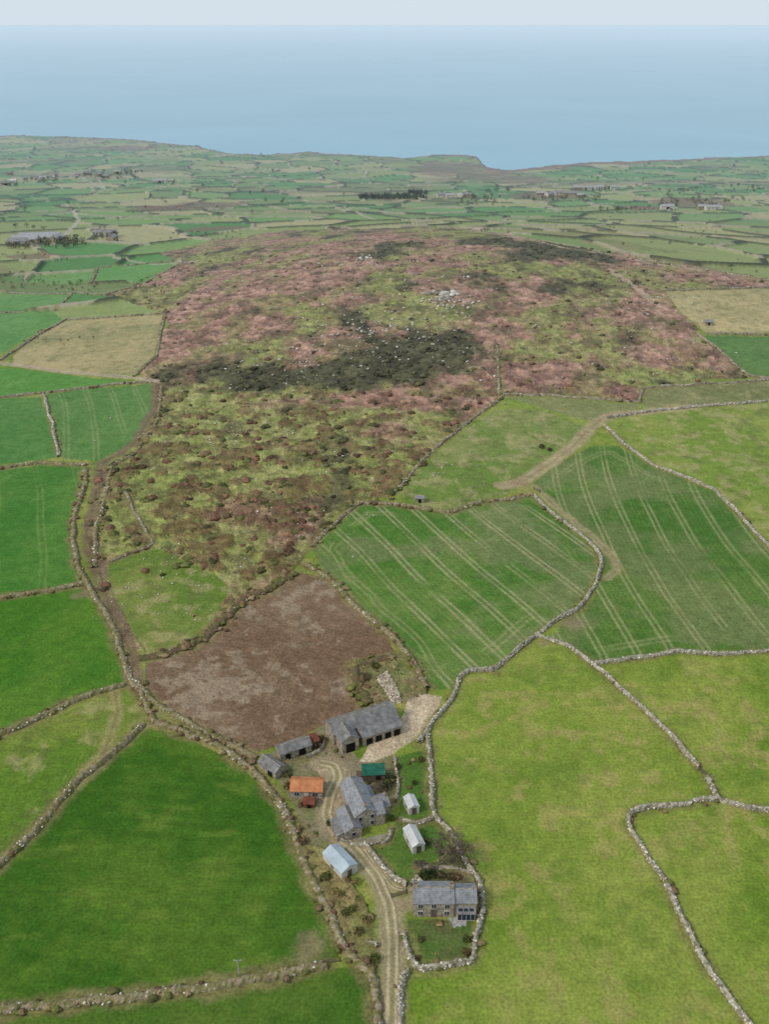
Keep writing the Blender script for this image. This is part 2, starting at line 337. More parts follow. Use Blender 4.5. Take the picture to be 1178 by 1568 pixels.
    for w,c,P in TRW:
        q=pdist(x,y,P,w+4);i=np.nonzero(q<w+4)[0]
        if not len(i):continue
        e=sstep(w+.9,w-.8,q[i]+(n5[i]-.5)*3)[:,None]*.8
        rut=(1-.25*np.exp(-(q[i]/.5)**2))[:,None]
        col[i]=col[i]*(1-e)+c*rut*(.7+.6*n5[i])[:,None]*e
        bump[i]*=(1-e[:,0])
    for P,w in((FT,1.9),(FT3,.9),(FT2,1.2)):
        q=pdist(x,y,P,6);i=np.nonzero(q<6)[0]
        if len(i):
            e=sstep(w+1.2,w-.3,q[i]+(n5[i]-.5)*1.6)[:,None]*.8
            col[i]=col[i]*(1-e)+lin((160,146,118))*e;bump[i]*=(1-sstep(w+2.5,w+1,q[i]))
    for (u,v,r_) in [(140,905,3),(870,955,4),(800,742,5),(205,1035,3),(940,862,3.0),(520,1290,2.5),(118,912,2.4),(835,985,2),(545,940,1.6),(480,1450,3)]:
        cx,cy=S(u,v);q=np.hypot(x-cx,y-cy);i=np.nonzero(q<r_*2)[0]
        if len(i):
            e=sstep(r_*1.3,r_*.3,q[i]+(n5[i]-.5)*r_*1.6)[:,None]*.6;col[i]=col[i]*(1-e)+lin((146,126,102))*e
    return haze_tint(col,x,y),rough,bump
DARKP=[blob(*b) for b in [(300,316,80,7,.9),(250,320,50,5,.8),(570,300,20,5,.6),(840,300,70,5,.4),(1060,310,70,8,.7),(200,228,50,5,.8),(980,318,40,4,.8),(60,392,50,5,.5),(110,440,40,5,.5),(330,350,50,4,.4)]]
# ------------------------------------------------------------ materials
def newmat(name):
    m=bpy.data.materials.new(name);m.use_nodes=True;nt=m.node_tree;b=nt.nodes['Principled BSDF'];b.inputs['Roughness'].default_value=.9
    if 'Specular IOR Level' in b.inputs:b.inputs['Specular IOR Level'].default_value=.08
    return m,nt,b
def nd(nt,t,**k):
    n=nt.nodes.new(t)
    for a,v in k.items(): setattr(n,a,v)
    return n
def noise(nt,scale,det=4,coord='Object'):
    tc=nd(nt,'ShaderNodeTexCoord');n=nd(nt,'ShaderNodeTexNoise');n.inputs['Scale'].default_value=scale;n.inputs['Detail'].default_value=det
    nt.links.new(tc.outputs[coord],n.inputs['Vector']);return n
def mrange(nt,src,a,b,fmin=.3,fmax=.7):
    r=nd(nt,'ShaderNodeMapRange');r.inputs[1].default_value=fmin;r.inputs[2].default_value=fmax;r.inputs[3].default_value=a;r.inputs[4].default_value=b
    nt.links.new(src,r.inputs[0]);return r.outputs[0]
def vmul(nt,col,f):
    v=nd(nt,'ShaderNodeVectorMath',operation='SCALE');nt.links.new(col,v.inputs[0])
    nt.links.new(f,v.inputs['Scale']);return v.outputs[0]
def attr_mat(name,amp=.3,scale=1.5,bump=.3,usergh=False):
    m,nt,b=newmat(name)
    a=nd(nt,'ShaderNodeAttribute',attribute_name='Col')
    n=noise(nt,scale,5);n2=noise(nt,scale*.22,3)
    f=mrange(nt,n.outputs['Fac'],1-amp,1+amp);f2=mrange(nt,n2.outputs['Fac'],1-amp*.5,1+amp*.5)
    mu=nd(nt,'ShaderNodeMath',operation='MULTIPLY');nt.links.new(f,mu.inputs[0]);nt.links.new(f2,mu.inputs[1])
    fac=mu.outputs[0]
    if usergh:
        r=nd(nt,'ShaderNodeAttribute',attribute_name='rgh')
        mx=nd(nt,'ShaderNodeMix',data_type='FLOAT');nt.links.new(r.outputs['Fac'],mx.inputs[0]);mx.inputs[2].default_value=1;nt.links.new(fac,mx.inputs[3]);fac=mx.outputs[0]
    c=vmul(nt,a.outputs['Color'],fac);nt.links.new(c,b.inputs['Base Color'])
    bp=nd(nt,'ShaderNodeBump');bp.inputs['Strength'].default_value=bump;bp.inputs['Distance'].default_value=.3
    nt.links.new(n.outputs['Fac'],bp.inputs['Height']);nt.links.new(bp.outputs[0],b.inputs['Normal'])
    return m
M_ground=attr_mat('moor_and_pasture_ground',.45,1.6,.5,True)
M_stone=attr_mat('dry_stone_and_scrub',.3,3,.4)
M_leaf=attr_mat('scrub_foliage',.4,2.2,.5)
M_track=attr_mat('track_dirt',.22,2,.3)
def solid(name,c,c2=None,scale=3,rough=.85,kind=None,ws=8,axis='X',k=None,metal=0):
    m,nt,b=newmat(name);b.inputs['Roughness'].default_value=rough
    k=.86 if k is None else k
    c=lin(c,k);c2=lin(c2,k) if c2 is not None else c*.7
    n=noise(nt,scale,5)
    mx=nd(nt,'ShaderNodeMix',data_type='RGBA');mx.inputs[6].default_value=(*c,1);mx.inputs[7].default_value=(*c2,1)
    f=mrange(nt,n.outputs['Fac'],0,1,.35,.65);nt.links.new(f,mx.inputs[0]);out=mx.outputs[2]
    if kind=='wave':
        tc=nd(nt,'ShaderNodeTexCoord');w=nd(nt,'ShaderNodeTexWave');w.bands_direction=axis;w.inputs['Scale'].default_value=ws;w.inputs['Distortion'].default_value=.3
        nt.links.new(tc.outputs['Object'],w.inputs['Vector']);out=vmul(nt,out,mrange(nt,w.outputs['Fac'],.86,1.05,0,1))
        bp=nd(nt,'ShaderNodeBump');bp.inputs['Distance'].default_value=.04;nt.links.new(w.outputs['Fac'],bp.inputs['Height']);nt.links.new(bp.outputs[0],b.inputs['Normal'])
        n3=noise(nt,.35,3);out=vmul(nt,out,mrange(nt,n3.outputs['Fac'],.8,1.15))
    if kind=='stone':
        tc=nd(nt,'ShaderNodeTexCoord');v=nd(nt,'ShaderNodeTexVoronoi');v.inputs['Scale'].default_value=ws;nt.links.new(tc.outputs['Object'],v.inputs['Vector'])
        sp=nd(nt,'ShaderNodeSeparateColor');nt.links.new(v.outputs['Color'],sp.inputs[0])
        out=vmul(nt,out,mrange(nt,sp.outputs[0],.65,1.25,0,1))
    nt.links.new(out,b.inputs['Base Color']);return m
M_slate=solid('slate_roof',(172,176,184),(140,143,152),1.6,.6,'wave',.9,'Y')
M_slate2=solid('weathered_sheet_roof',(162,162,166),(128,127,128),.9,.75,'wave',1.6,'X')
M_gran=solid('granite_wall',(190,180,164),(154,145,130),1.2,.9,'stone',2.6)
M_orange=solid('rusted_orange_roof',(230,158,108),(212,134,88),1.2,.8,'wave',1.4)
M_rust=solid('red_rust_roof',(158,94,74),(122,74,60),1.2,.8,'wave',1.4)
M_green=solid('green_sheet_roof',(50,126,104),(44,106,88),1,.6,'wave',1.4)
M_white=solid('white_sheet_roof',(234,236,240),(216,220,226),1,.5,'wave',1.4)
M_blue=solid('pale_blue_roof',(206,224,238),(190,210,226),.8,.4,'wave',1.2)
M_wpaint=solid('white_paint',(230,228,226),(210,208,204),1,.6,k=.8)
M_timber=solid('weathered_timber',(126,112,98),(96,86,76),3,.9)
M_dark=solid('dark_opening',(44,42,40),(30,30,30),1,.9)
M_farroof=solid('pale_slate_roof',(184,190,198),(162,166,174),.6,.7)
M_glass,ntg,bg=newmat('window_glass');bg.inputs['Base Color'].default_value=(.03,.04,.05,1);bg.inputs['Roughness'].default_value=.12
n_=noise(ntg,2.0);rr=mrange(ntg,n_.outputs['Fac'],.08,.2);ntg.links.new(rr,bg.inputs['Roughness'])
M_pot=solid('chimney_pot_clay',(170,100,70),(150,90,60),2)
# ------------------------------------------------------------ mesh helpers
def link(o): scene.collection.objects.link(o);return o
def mkmesh(name,V,F,mat,col=None,rgh=None,smooth=False):
    V=np.asarray(V,np.float32);F=np.asarray(F,np.int32);k=F.shape[1]
    me=bpy.data.meshes.new(name);me.vertices.add(len(V));me.vertices.foreach_set('co',V.ravel())
    me.loops.add(F.size);me.loops.foreach_set('vertex_index',F.ravel())
    me.polygons.add(len(F));me.polygons.foreach_set('loop_start',np.arange(0,F.size,k,dtype=np.int32))
    me.polygons.foreach_set('loop_total',np.full(len(F),k,np.int32))
    if smooth: me.polygons.foreach_set('use_smooth',np.ones(len(F),bool))
    if col is not None:
        a=me.attributes.new('Col','FLOAT_COLOR','POINT');c=np.ones((len(V),4),np.float32)
        c[:,:3]=col if rgh is not None else haze_tint(np.asarray(col),V[:,0],V[:,1]);a.data.foreach_set('color',c.ravel())
    if rgh is not None:
        a=me.attributes.new('rgh','FLOAT','POINT');a.data.foreach_set('value',np.asarray(rgh,np.float32))
    me.update(calc_edges=True);me.materials.append(mat)
    return link(bpy.data.objects.new(name,me))
def ico(sub):
    bm=bmesh.new();bmesh.ops.create_icosphere(bm,subdivisions=sub,radius=1);bm.verts.ensure_lookup_table()
    V=np.array([v.co[:] for v in bm.verts]);F=np.array([[v.index for v in f.verts] for f in bm.faces]);bm.free();return V,F
I1=ico(1);I2=ico(2)
def lump(I,j,fl):
    V=I[0]*(1+rng.uniform(-j,j,(len(I[0]),1)));V=V.copy();V[:,2]*=fl;return V
ROCKT=[lump(I1,.3,.75) for _ in range(6)];BUSHT=[lump(I2,.42,.75) for _ in range(8)]
def inst(T,F,pos,sc,col):
    n=len(pos);Vs=[];Fs=[];Cs=[];off=0
    which=rng.integers(0,len(T),n)
    for t in range(len(T)):
        i=np.nonzero(which==t)[0]
        if not len(i):continue
        a=rng.uniform(0,6.283,len(i));c,s=np.cos(a)[:,None],np.sin(a)[:,None]
        v=T[t][None]*sc[i][:,None,:]
        x=v[:,:,0]*c-v[:,:,1]*s;y=v[:,:,0]*s+v[:,:,1]*c
        v=np.stack([x,y,v[:,:,2]],-1)+pos[i][:,None,:]
        m=T[t].shape[0]
        Vs.append(v.reshape(-1,3));Fs.append((F[None]+(np.arange(len(i))*m)[:,None,None]+off).reshape(-1,3))
        Cs.append(np.repeat(col[i],m,axis=0)*rng.uniform(.8,1.2,(len(i)*m,1)));off+=len(i)*m
    return np.concatenate(Vs),np.concatenate(Fs),np.concatenate(Cs)
def pick(cols,n,var=.18):
    c=np.array([lin(q) for q in cols])[rng.integers(0,len(cols),n)]
    return c*rng.uniform(1-var,1+var,(n,1))
# ------------------------------------------------------------ terrain
colA=np.concatenate([np.linspace(-180,-38,60,endpoint=False),np.linspace(-38,38,1300),np.linspace(38,180,61)[1:]])
rr=np.linspace(20,3300,20000);rho=CAMH/(rr**2+CAMH**2)*3.0+1.0/rr*.8
cum=np.cumsum(rho);cum=(cum-cum[0])/(cum[-1]-cum[0]);NR=1450
R=np.interp(np.linspace(0,1,NR),cum,rr)
R=np.concatenate([[0.5,10],R])
A,RR=np.meshgrid(np.radians(colA),R);X=(np.sin(A)*RR).ravel();Y=(np.cos(A)*RR).ravel()
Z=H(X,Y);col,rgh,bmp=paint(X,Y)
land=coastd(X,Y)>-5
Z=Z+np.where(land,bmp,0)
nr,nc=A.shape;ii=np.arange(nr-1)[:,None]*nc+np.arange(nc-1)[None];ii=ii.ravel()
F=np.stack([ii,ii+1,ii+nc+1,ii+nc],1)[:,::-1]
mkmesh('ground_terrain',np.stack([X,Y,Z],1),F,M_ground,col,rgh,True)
# sea
M_sea,nt,b=newmat('sea_water');b.inputs['Roughness'].default_value=.3;b.inputs['Specular IOR Level'].default_value=.45
n=noise(nt,.0012,6);n.inputs['Distortion'].default_value=.6
mx=nd(nt,'ShaderNodeMix',data_type='RGBA');mx.inputs[6].default_value=(.15,.375,.455,1);mx.inputs[7].default_value=(.205,.44,.52,1)  # broad cloud-shadow patches painted as two water tones
nt.links.new(mrange(nt,n.outputs['Fac'],0,1),mx.inputs[0])
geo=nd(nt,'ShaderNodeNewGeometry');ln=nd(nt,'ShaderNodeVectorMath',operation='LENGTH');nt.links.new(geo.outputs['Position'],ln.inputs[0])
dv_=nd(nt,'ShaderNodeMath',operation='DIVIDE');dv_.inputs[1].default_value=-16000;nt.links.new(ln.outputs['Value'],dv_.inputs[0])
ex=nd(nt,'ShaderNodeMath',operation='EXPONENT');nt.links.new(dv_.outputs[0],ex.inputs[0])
mx2=nd(nt,'ShaderNodeMix',data_type='RGBA');mx2.inputs[6].default_value=(.66,.80,.86,1);nt.links.new(ex.outputs[0],mx2.inputs[0]);nt.links.new(mx.outputs[2],mx2.inputs[7])  # distance haze painted into the water colour, paler further out
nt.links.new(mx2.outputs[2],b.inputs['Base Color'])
tc=nd(nt,'ShaderNodeTexCoord');mp=nd(nt,'ShaderNodeMapping');mp.inputs['Scale'].default_value=(.012,.05,.05);nt.links.new(tc.outputs['Object'],mp.inputs[0])
n2=nd(nt,'ShaderNodeTexNoise');n2.inputs['Scale'].default_value=1;n2.inputs['Detail'].default_value=4;nt.links.new(mp.outputs[0],n2.inputs['Vector'])
bp=nd(nt,'ShaderNodeBump');bp.inputs['Strength'].default_value=.35;bp.inputs['Distance'].default_value=3;nt.links.new(n2.outputs['Fac'],bp.inputs['Height']);nt.links.new(bp.outputs[0],b.inputs['Normal'])
B=150000
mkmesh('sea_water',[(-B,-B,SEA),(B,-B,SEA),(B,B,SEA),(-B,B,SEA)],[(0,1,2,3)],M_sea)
# ------------------------------------------------------------ walls
def resample(P,step):
    d=np.r_[0,np.cumsum(np.hypot(*np.diff(P,axis=0).T))];n=max(int(d[-1]/step),2);t=np.linspace(0,d[-1],n)
    x=np.interp(t,d,P[:,0]);y=np.interp(t,d,P[:,1])
    k=max(int(2.0/step),1)|1
    if n>4*k and k>=3:
        ker=np.ones(k)/k
        xs=np.convolve(np.pad(x,k//2,mode='reflect',reflect_type='odd'),ker,'valid');ys=np.convolve(np.pad(y,k//2,mode='reflect',reflect_type='odd'),ker,'valid');x,y=xs,ys
    return x,y
def wall(kind,P):
    dist=np.hypot(*P.mean(0));step=.5 if dist<330 else .9
    x,y=resample(P,step);n=len(x)
    wob=(fbm(x,y,9,400,2)-.5)*(1.4 if kind!='g' else .3);tx=np.gradient(x);ty=np.gradient(y);l=np.hypot(tx,ty)+1e-9;nx=-ty/l;ny=tx/l
    x=x+nx*wob;y=y+ny*wob
    hw,hh={'s':(.42,1.05),'h':(.8,.85),'f':(.5,.8),'b':(1.3,.8),'g':(.28,.9)}[kind]
    gap=fbm(x,y,6,410,2);hh=hh*(.45+1.0*gap)
    sec=[(-1,-.4),(-.85,.6),(-.3,1),(.35,1.),(.85,.6),(1,-.4)]
    V=[];g=H(x,y)
    for a,c in sec:
        j=rng.normal(0,.13*min(1,hw/.4),n)
        V.append(np.stack([x+nx*(a*hw+j),y+ny*(a*hw+j),g+c*hh+rng.normal(0,.08,n)],1))
    V=np.stack(V,1).reshape(-1,3);m=len(sec)
    q=(np.arange(n-1)[:,None]*m+np.arange(m-1)[None]).ravel()
    F=np.concatenate([np.stack([q,q+1,q+m+1],1),np.stack([q,q+m+1,q+m],1)])[:,::-1]
    sb=[(156,150,136),(178,172,158),(128,122,104)]
    base={'s':sb,'g':sb,'h':[(140,126,98),(120,114,78),(154,144,122),(112,114,62)],'f':[(144,134,116),(122,116,88),(158,150,134)],'b':[(112,94,74),(98,96,62)]}[kind]
    C=pick(base,len(V),.15)
    L=np.hypot(np.diff(x),np.diff(y)).sum()
    parts=[(V,F,C)]
    nrk=int(L*{'s':9.0,'h':3.0,'f':2.0,'b':.8,'g':6}[kind])
    t=rng.uniform(0,n-1,nrk);k=np.arange(n)
    px=np.interp(t,k,x);py=np.interp(t,k,y);qx=np.interp(t,k,nx);qy=np.interp(t,k,ny);hz=np.interp(t,k,hh)
    of=rng.uniform(-1.1,1.1,nrk)*hw
    z=H(px,py)+hz*rng.uniform(.45,1.02,nrk)*(1-.45*np.abs(of/hw)**2)
    s=(.12+.22*rng.random(nrk)**1.6)*(1.25 if dist>330 else 1)*(.7 if kind=='g' else 1)
    keep=(np.interp(t,k,fbm(x,y,5,420,3))>.44) if kind not in 'sg' else np.ones(nrk,bool)
    pos=np.stack([px+qx*of,py+qy*of,z],1)[keep];sc=np.stack([s*1.25,s,s*.85],1)[keep]
    if len(pos):parts.append(inst(ROCKT,I1[1],pos,sc,pick([(206,202,192),(188,184,172),(166,160,146),(220,218,210),(140,136,118)],len(pos),.1)))
    nb=int(L*{'s':.15,'h':1.1,'f':.5,'b':2.4,'g':.1}[kind])
    t=rng.uniform(0,n-1,nb);px=np.interp(t,k,x);py=np.interp(t,k,y);qx=np.interp(t,k,nx);qy=np.interp(t,k,ny)
    kp=fbm(px,py,12,430,3)>.42
    of=rng.normal(0,.9,nb)*hw+(.0 if kind!='s' else .8);s=(.22+.55*rng.random(nb)**1.8)*(1.3 if kind=='b' else 1)
    px=(px+qx*of)[kp];py=(py+qy*of)[kp];s=s[kp];nb=len(s)
    if nb:parts.append(inst(BUSHT,I2[1],np.stack([px,py,H(px,py)+.3*s+.3],1),np.stack([s*1.4,s,s*.75],1),pick([(124,104,78),(104,104,62),(142,126,92),(108,112,58),(112,86,68)],nb)))
    off=0;Vs=[];Fs=[];Cs=[]
    for v,f,c in parts: Vs.append(v);Fs.append(f+off);Cs.append(c);off+=len(v)
    nm={'s':'dry_stone_wall','h':'stone_hedgebank','f':'dry_stone_wall','b':'scrub_hedgerow','g':'garden_stone_wall'}[kind]
    mkmesh(nm,np.concatenate(Vs),np.concatenate(Fs),M_stone,np.concatenate(Cs))
for k,P in WW: wall(k,P)
# ------------------------------------------------------------ farm tracks
def track(P,w,name):
    x,y=resample(P,.4);n=len(x);tx=np.gradient(x);ty=np.gradient(y);l=np.hypot(tx,ty);nx=-ty/l;ny=tx/l
    offs=np.linspace(-1,1,13);V=[];C=[]
    for o in offs:
        e=(fbm(x,y,3,500+(o>0),3)-.5)*.9 if abs(o)>.9 else 0
        xx=x+nx*(o*w+e);yy=y+ny*(o*w+e)
        V.append(np.stack([xx,yy,H(xx,yy)+.07-.05*(abs(o)>.95)],1))
        rut=math.exp(-((abs(o)-.55)/.22)**2)
        c=lin((190,174,148))*rut+lin((140,134,94))*(1-rut)
        C.append(c[None]*(.7+.6*fbm(xx,yy,2,510,3))[:,None])
    m=len(offs);V=np.stack(V,1).reshape(-1,3);C=np.stack(C,1).reshape(-1,3)
    q=(np.arange(n-1)[:,None]*m+np.arange(m-1)[None]).ravel()
    mkmesh(name,V,np.stack([q,q+m,q+m+1,q+1],1),M_track,C,None,True)
track(FT,1.35,'farm_track');track(FT3,.6,'garden_path')
# ------------------------------------------------------------ moor scrub, boulders
def scatter(n,x0,x1,y0,y1): return rng.uniform(x0,x1,n),rng.uniform(y0,y1,n)
x,y=scatter(130000,-220,420,215,700)
m=inpoly(x,y,MOOR)
for nme in('S','S2'):
    P=[f[4] for f in FW if f[0]==nme][0];m&=~(inpoly(x,y,P)&(rng.random(len(x))>.03))
x=x[m];y=y[m]
w=moorw(x,y);n6=fbm(x,y,6,9,4)+.1*bl(x,y,BROWN)
nearw=sstep(470,330,y)
pr=sstep(.50,.59,n6)*(.14+.66*nearw)*(1-w[1]*.5)*.55+.014+.14*w[1]
m=rng.random(len(x))<pr;x=x[m];y=y[m];w=w[:,m];nearw=nearw[m];n=len(x)
s=(.26+.95*rng.random(n)**2.2)*(1+.35*nearw)
c=pick([(112,84,66),(128,94,74),(96,74,58),(86,90,52),(102,108,58),(70,76,44)],n,.22)
hm=(w[1]>.5)[:,None];c=np.where(hm,pick([(74,74,48),(62,64,40),(94,90,60)],n,.2),c)
V,F,C=inst(BUSHT,I2[1],np.stack([x,y,H(x,y)+.2*s],1),np.stack([s*1.25,s,s*.7],1),c)
mkmesh('moorland_scrub',V,F,M_leaf,C)
rk=[]
for (u,v,ru,rv,cnt,smax) in [(540,520,170,45,1000,.75),(690,453,20,9,70,2.4),(675,462,34,12,120,1.3),(700,470,60,20,150,1.0),(555,395,26,7,45,1.7),(530,402,50,10,100,1.0),(600,420,150,40,360,.9),(440,570,120,30,280,.7),(640,500,90,30,300,.8),(800,560,160,50,320,.65),(380,660,150,70,500,.5),(280,880,110,70,200,.4),(560,700,90,60,280,.48),(450,780,110,60,320,.45),(330,420,100,30,180,.7),(950,500,120,60,340,.7),(1000,440,70,30,260,.65),(720,720,90,40,80,.4)]:
    cx,cy,rx,ry,_=blob(u,v,ru,rv,1)
    px=rng.normal(cx,rx*.55,cnt);py=rng.normal(cy,ry*.55,cnt);s=.16+(smax-.16)*rng.random(cnt)**3
    rk.append(np.stack([px,py,H(px,py)+s*.25+.1,s],1))
rk=np.concatenate(rk);rk=rk[fbm(rk[:,0],rk[:,1],9,600,3)>.44];cols=pick([(190,186,176),(168,164,154),(206,202,194),(146,142,130)],len(rk),.1)
V,F,C=inst(ROCKT,I1[1],rk[:,:3],np.stack([rk[:,3]*1.4,rk[:,3],rk[:,3]*.9],1),cols)
mkmesh('granite_boulders',V,F,M_stone,C)
P=[f[4] for f in FW if f[0]=='rubble'][0];x,y=scatter(1500,P[:,0].min(),P[:,0].max(),P[:,1].min(),P[:,1].max());m=inpoly(x,y,P);x=x[m];y=y[m];s=rng.uniform(.08,.28,len(x))
V,F,C=inst(ROCKT,I1[1],np.stack([x,y,H(x,y)+.3+rng.random(len(x))*.5],1),np.stack([s*1.2,s,s],1),pick([(206,196,180),(190,178,158),(168,156,140)],len(x)));mkmesh('rubble_heap',V,F,M_stone,C)
xs=[];ys=[]
for nme,dn in(('farmyard',.16),('verge',.6),('cbeds',.6),('scrubC',.5),('cgarden',.06),('garden',.04)):
    P=[f[4] for f in FW if f[0]==nme][0];ar=np.ptp(P[:,0])*np.ptp(P[:,1]);x,y=scatter(int(ar*dn),P[:,0].min(),P[:,0].max(),P[:,1].min(),P[:,1].max())
    m=inpoly(x,y,P)&(fbm(x,y,5,700,3)>.46)
    for T_,wd in((FT,3.0),(FT3,1.6)): m&=pdist(x,y,T_,8)>wd
    for nm2 in('yard','yard2','rubble','terrace'): m&=~inpoly(x,y,[f[4] for f in FW if f[0]==nm2][0])
    xs.append(x[m]);ys.append(y[m])
x=np.concatenate(xs);y=np.concatenate(ys);s=.2+.6*rng.random(len(x))**2
V,F,C=inst(BUSHT,I2[1],np.stack([x,y,H(x,y)+.3*s],1),np.stack([s*1.2,s,s*.8],1),pick([(114,110,64),(92,100,50),(132,116,78),(106,88,66),(80,94,48),(142,128,88)],len(x)))
mkmesh('rough_verge_plants',V,F,M_leaf,C)
# ------------------------------------------------------------ buildings
def pmesh(name,verts,faces,mat,parent,loc=(0,0,0),rot=0):
    me=bpy.data.meshes.new(name);me.from_pydata([tuple(v) for v in verts],[],faces);me.update();me.materials.append(mat)
    o=link(bpy.data.objects.new(name,me));o.parent=parent;o.location=loc;o.rotation_euler[2]=rot;return o
def box(name,sx,sy,sz,cx,cy,cz,mat,parent):
    v=[(cx+a*sx/2,cy+b*sy/2,cz+c*sz/2) for a in(-1,1) for b in(-1,1) for c in(-1,1)]
    return pmesh(name,v,[(0,1,3,2),(4,6,7,5),(0,4,5,1),(2,3,7,6),(0,2,6,4),(1,5,7,3)],mat,parent)
def empty(name,u,v,ang,dz=0,sc=1):
    x,y=S(u,v);e=link(bpy.data.objects.new(name,None));e.location=(x,y,Hs(x,y)+dz);e.rotation_euler[2]=math.radians(ang);e.scale=(sc,sc,sc);return e
def TR(pts,ox,oy,rot):
    c,s=math.cos(rot),math.sin(rot);return [(ox+x*c-y*s,oy+x*s+y*c,z) for x,y,z in pts]
def gable(e,L,W,he,hr,rm,wm,ox=0,oy=0,rot=0,pre='',ov=.3):
    rot=math.radians(rot);l,w=L/2,W/2
    v=[(-l,-w,-1),(l,-w,-1),(l,w,-1),(-l,w,-1),(-l,-w,he),(l,-w,he),(l,w,he),(-l,w,he),(-l,0,hr),(l,0,hr)]
    pmesh(pre+'walls',TR(v,ox,oy,rot),[(0,1,5,4),(2,3,7,6),(1,2,6,9,5),(3,0,4,8,7)],wm,e)
    a=l+ov*.6;sl=(hr-he)/w;b=w+ov;zb=he-sl*ov+.04;t=.14;zt=hr+.04
    v=[(-a,-b,zb),(a,-b,zb),(a,0,zt),(-a,0,zt),(-a,b,zb),(a,b,zb)]
    v+= [(x,y,z+t) for x,y,z in v]
    f=[(3,2,1,0),(3,4,5,2),(6,7,8,9),(9,8,11,10),(0,1,7,6),(5,4,10,11),(0,6,9,3),(3,9,10,4),(1,2,8,7),(2,5,11,8)]
    pmesh(pre+'roof',v,f,rm,e,(ox,oy,0),rot)
    box_=[(-a,-.12,zt+t-.02),(a,-.12,zt+t-.02),(a,.12,zt+t-.02),(-a,.12,zt+t-.02),(-a,0,zt+t+.1),(a,0,zt+t+.1)]
    pmesh(pre+'ridge',TR(box_,ox,oy,rot),[(0,1,5,4),(2,3,4,5),(1,2,5),(3,0,4)],M_gran if rm in(M_slate,M_slate2) else rm,e)
def leanto(e,L,W,h1,h2,rm,wm,ox,oy,rot=0,pre='lean_to_'):
    rot=math.radians(rot);l,w=L/2,W/2
    v=[(-l,-w,-1),(l,-w,-1),(l,w,-1),(-l,w,-1),(-l,-w,h1),(l,-w,h1),(l,w,h2),(-l,w,h2)]
    pmesh(pre+'walls',TR(v,ox,oy,rot),[(0,1,5,4),(2,3,7,6),(1,2,6,5),(3,0,4,7)],wm,e)
    s=(h2-h1)/W;o=.2;v=[(-l-.15,-w-o,h1-s*o+.03),(l+.15,-w-o,h1-s*o+.03),(l+.15,w,h2+.03),(-l-.15,w,h2+.03)];v+=[(x,y,z+.1) for x,y,z in v]
    pmesh(pre+'roof',v,[(3,2,1,0),(4,5,6,7),(0,1,5,4),(1,2,6,5),(2,3,7,6),(3,0,4,7)],rm,e,(ox,oy,0),rot)
def win(e,x,y,z,w=.9,h=1.1,side='y',sg=-1,i=0,nm='window'):
    d1,d2=.10,.14
    if side=='y':
        box(f'{nm}_frame_{i}',w+.2,d1,h+.2,x,y+sg*d1/2,z,M_wpaint,e);box(f'{nm}_glass_{i}',w,d2,h,x,y+sg*d2/2,z,M_glass,e)
        box(f'{nm}_bar_{i}',.07,.18,h,x,y+sg*.09,z,M_wpaint,e)
    else:
        box(f'{nm}_frame_{i}',d1,w+.2,h+.2,x+sg*d1/2,y,z,M_wpaint,e);box(f'{nm}_glass_{i}',d2,w,h,x+sg*d2/2,y,z,M_glass,e)
def chim(e,x,y,z,h=1.1,i=0):
    box(f'chimney_{i}',.8,.6,h,x,y,z+h/2,M_gran,e);box(f'chimney_cap_{i}',.95,.75,.12,x,y,z+h+.06,M_gran,e)
    for k in(-.2,.2): box(f'chimney_pot_{i}_{k>0}',.22,.22,.35,x+k,y,z+h+.3,M_pot,e)
# cottage
e=empty('stone_cottage',664,1404,0)
gable(e,7.6,4.9,3.7,5.0,M_slate,M_gran,0,2.45,pre='main_',ov=.2)
for i,(x,z) in enumerate([(-2.5,2.95),(0,3.0),(2.5,2.95),(-2.5,1.15),(2.5,1.15)]): win(e,x,0,z,.8,.85,i=i)
box('door',.95,.1,1.95,0,-.05,.97,M_timber,e)
gable(e,4.3,4.3,3.4,4.6,M_slate,M_gran,5.95,2.5,pre='wing_',ov=.2)
leanto(e,3.4,1.2,1.9,2.35,M_slate2,M_wpaint,6.1,-.25,pre='conservatory_')
for i in range(4): box(f'conservatory_pane_{i}',.68,.06,1.5,4.87+i*.82,-.88,1.0,M_glass,e)
for i in range(3): box(f'conservatory_rooflight_{i}',.7,.7,.05,5.0+i*1.05,-.25,2.31,M_glass,e)
chim(e,-3.4,2.45,4.8,i=0);chim(e,3.4,2.45,4.8,i=1)
# farmhouse
e=empty('farmhouse',550,1243,-70,0,.80)
gable(e,13,6.0,4.7,6.6,M_slate,M_gran,-.5,0,pre='main_')
gable(e,4.8,4.6,3.4,4.9,M_slate,M_gran,1.5,5.0,90,pre='east_wing_')
gable(e,8,4.4,3.0,4.4,M_slate,M_gran,4.6,-4.3,0,pre='west_wing_')
leanto(e,6,2.2,2.0,2.8,M_slate2,M_gran,5.0,-7.55,0,'west_porch_')
gable(e,2.2,5.2,4.2,5.9,M_slate,M_gran,3.9,3.9,90,pre='front_')
leanto(e,5,2.2,2.2,3.2,M_slate,M_gran,-3.5,4.05,180,'rear_')
for i,(x,z) in enumerate([(-1.6,3.7),(1.6,3.7),(-1.6,1.5),(1.6,1.5)]): win(e,6.0,x,z,.9,1.1,'x',1,i)
win(e,8.6,-4.3,1.9,1,1,'x',1,10);win(e,5,-8.65,1.3,.9,.9,'y',-1,9)
for i,x in enumerate((3.0,4.8)): win(e,x,5.0,2.4,.8,1,'y',1,11+i)
chim(e,-6.3,0,6.4,i=0);chim(e,5.2,0,6.4,i=1);chim(e,1.5,6.9,4.6,i=2)
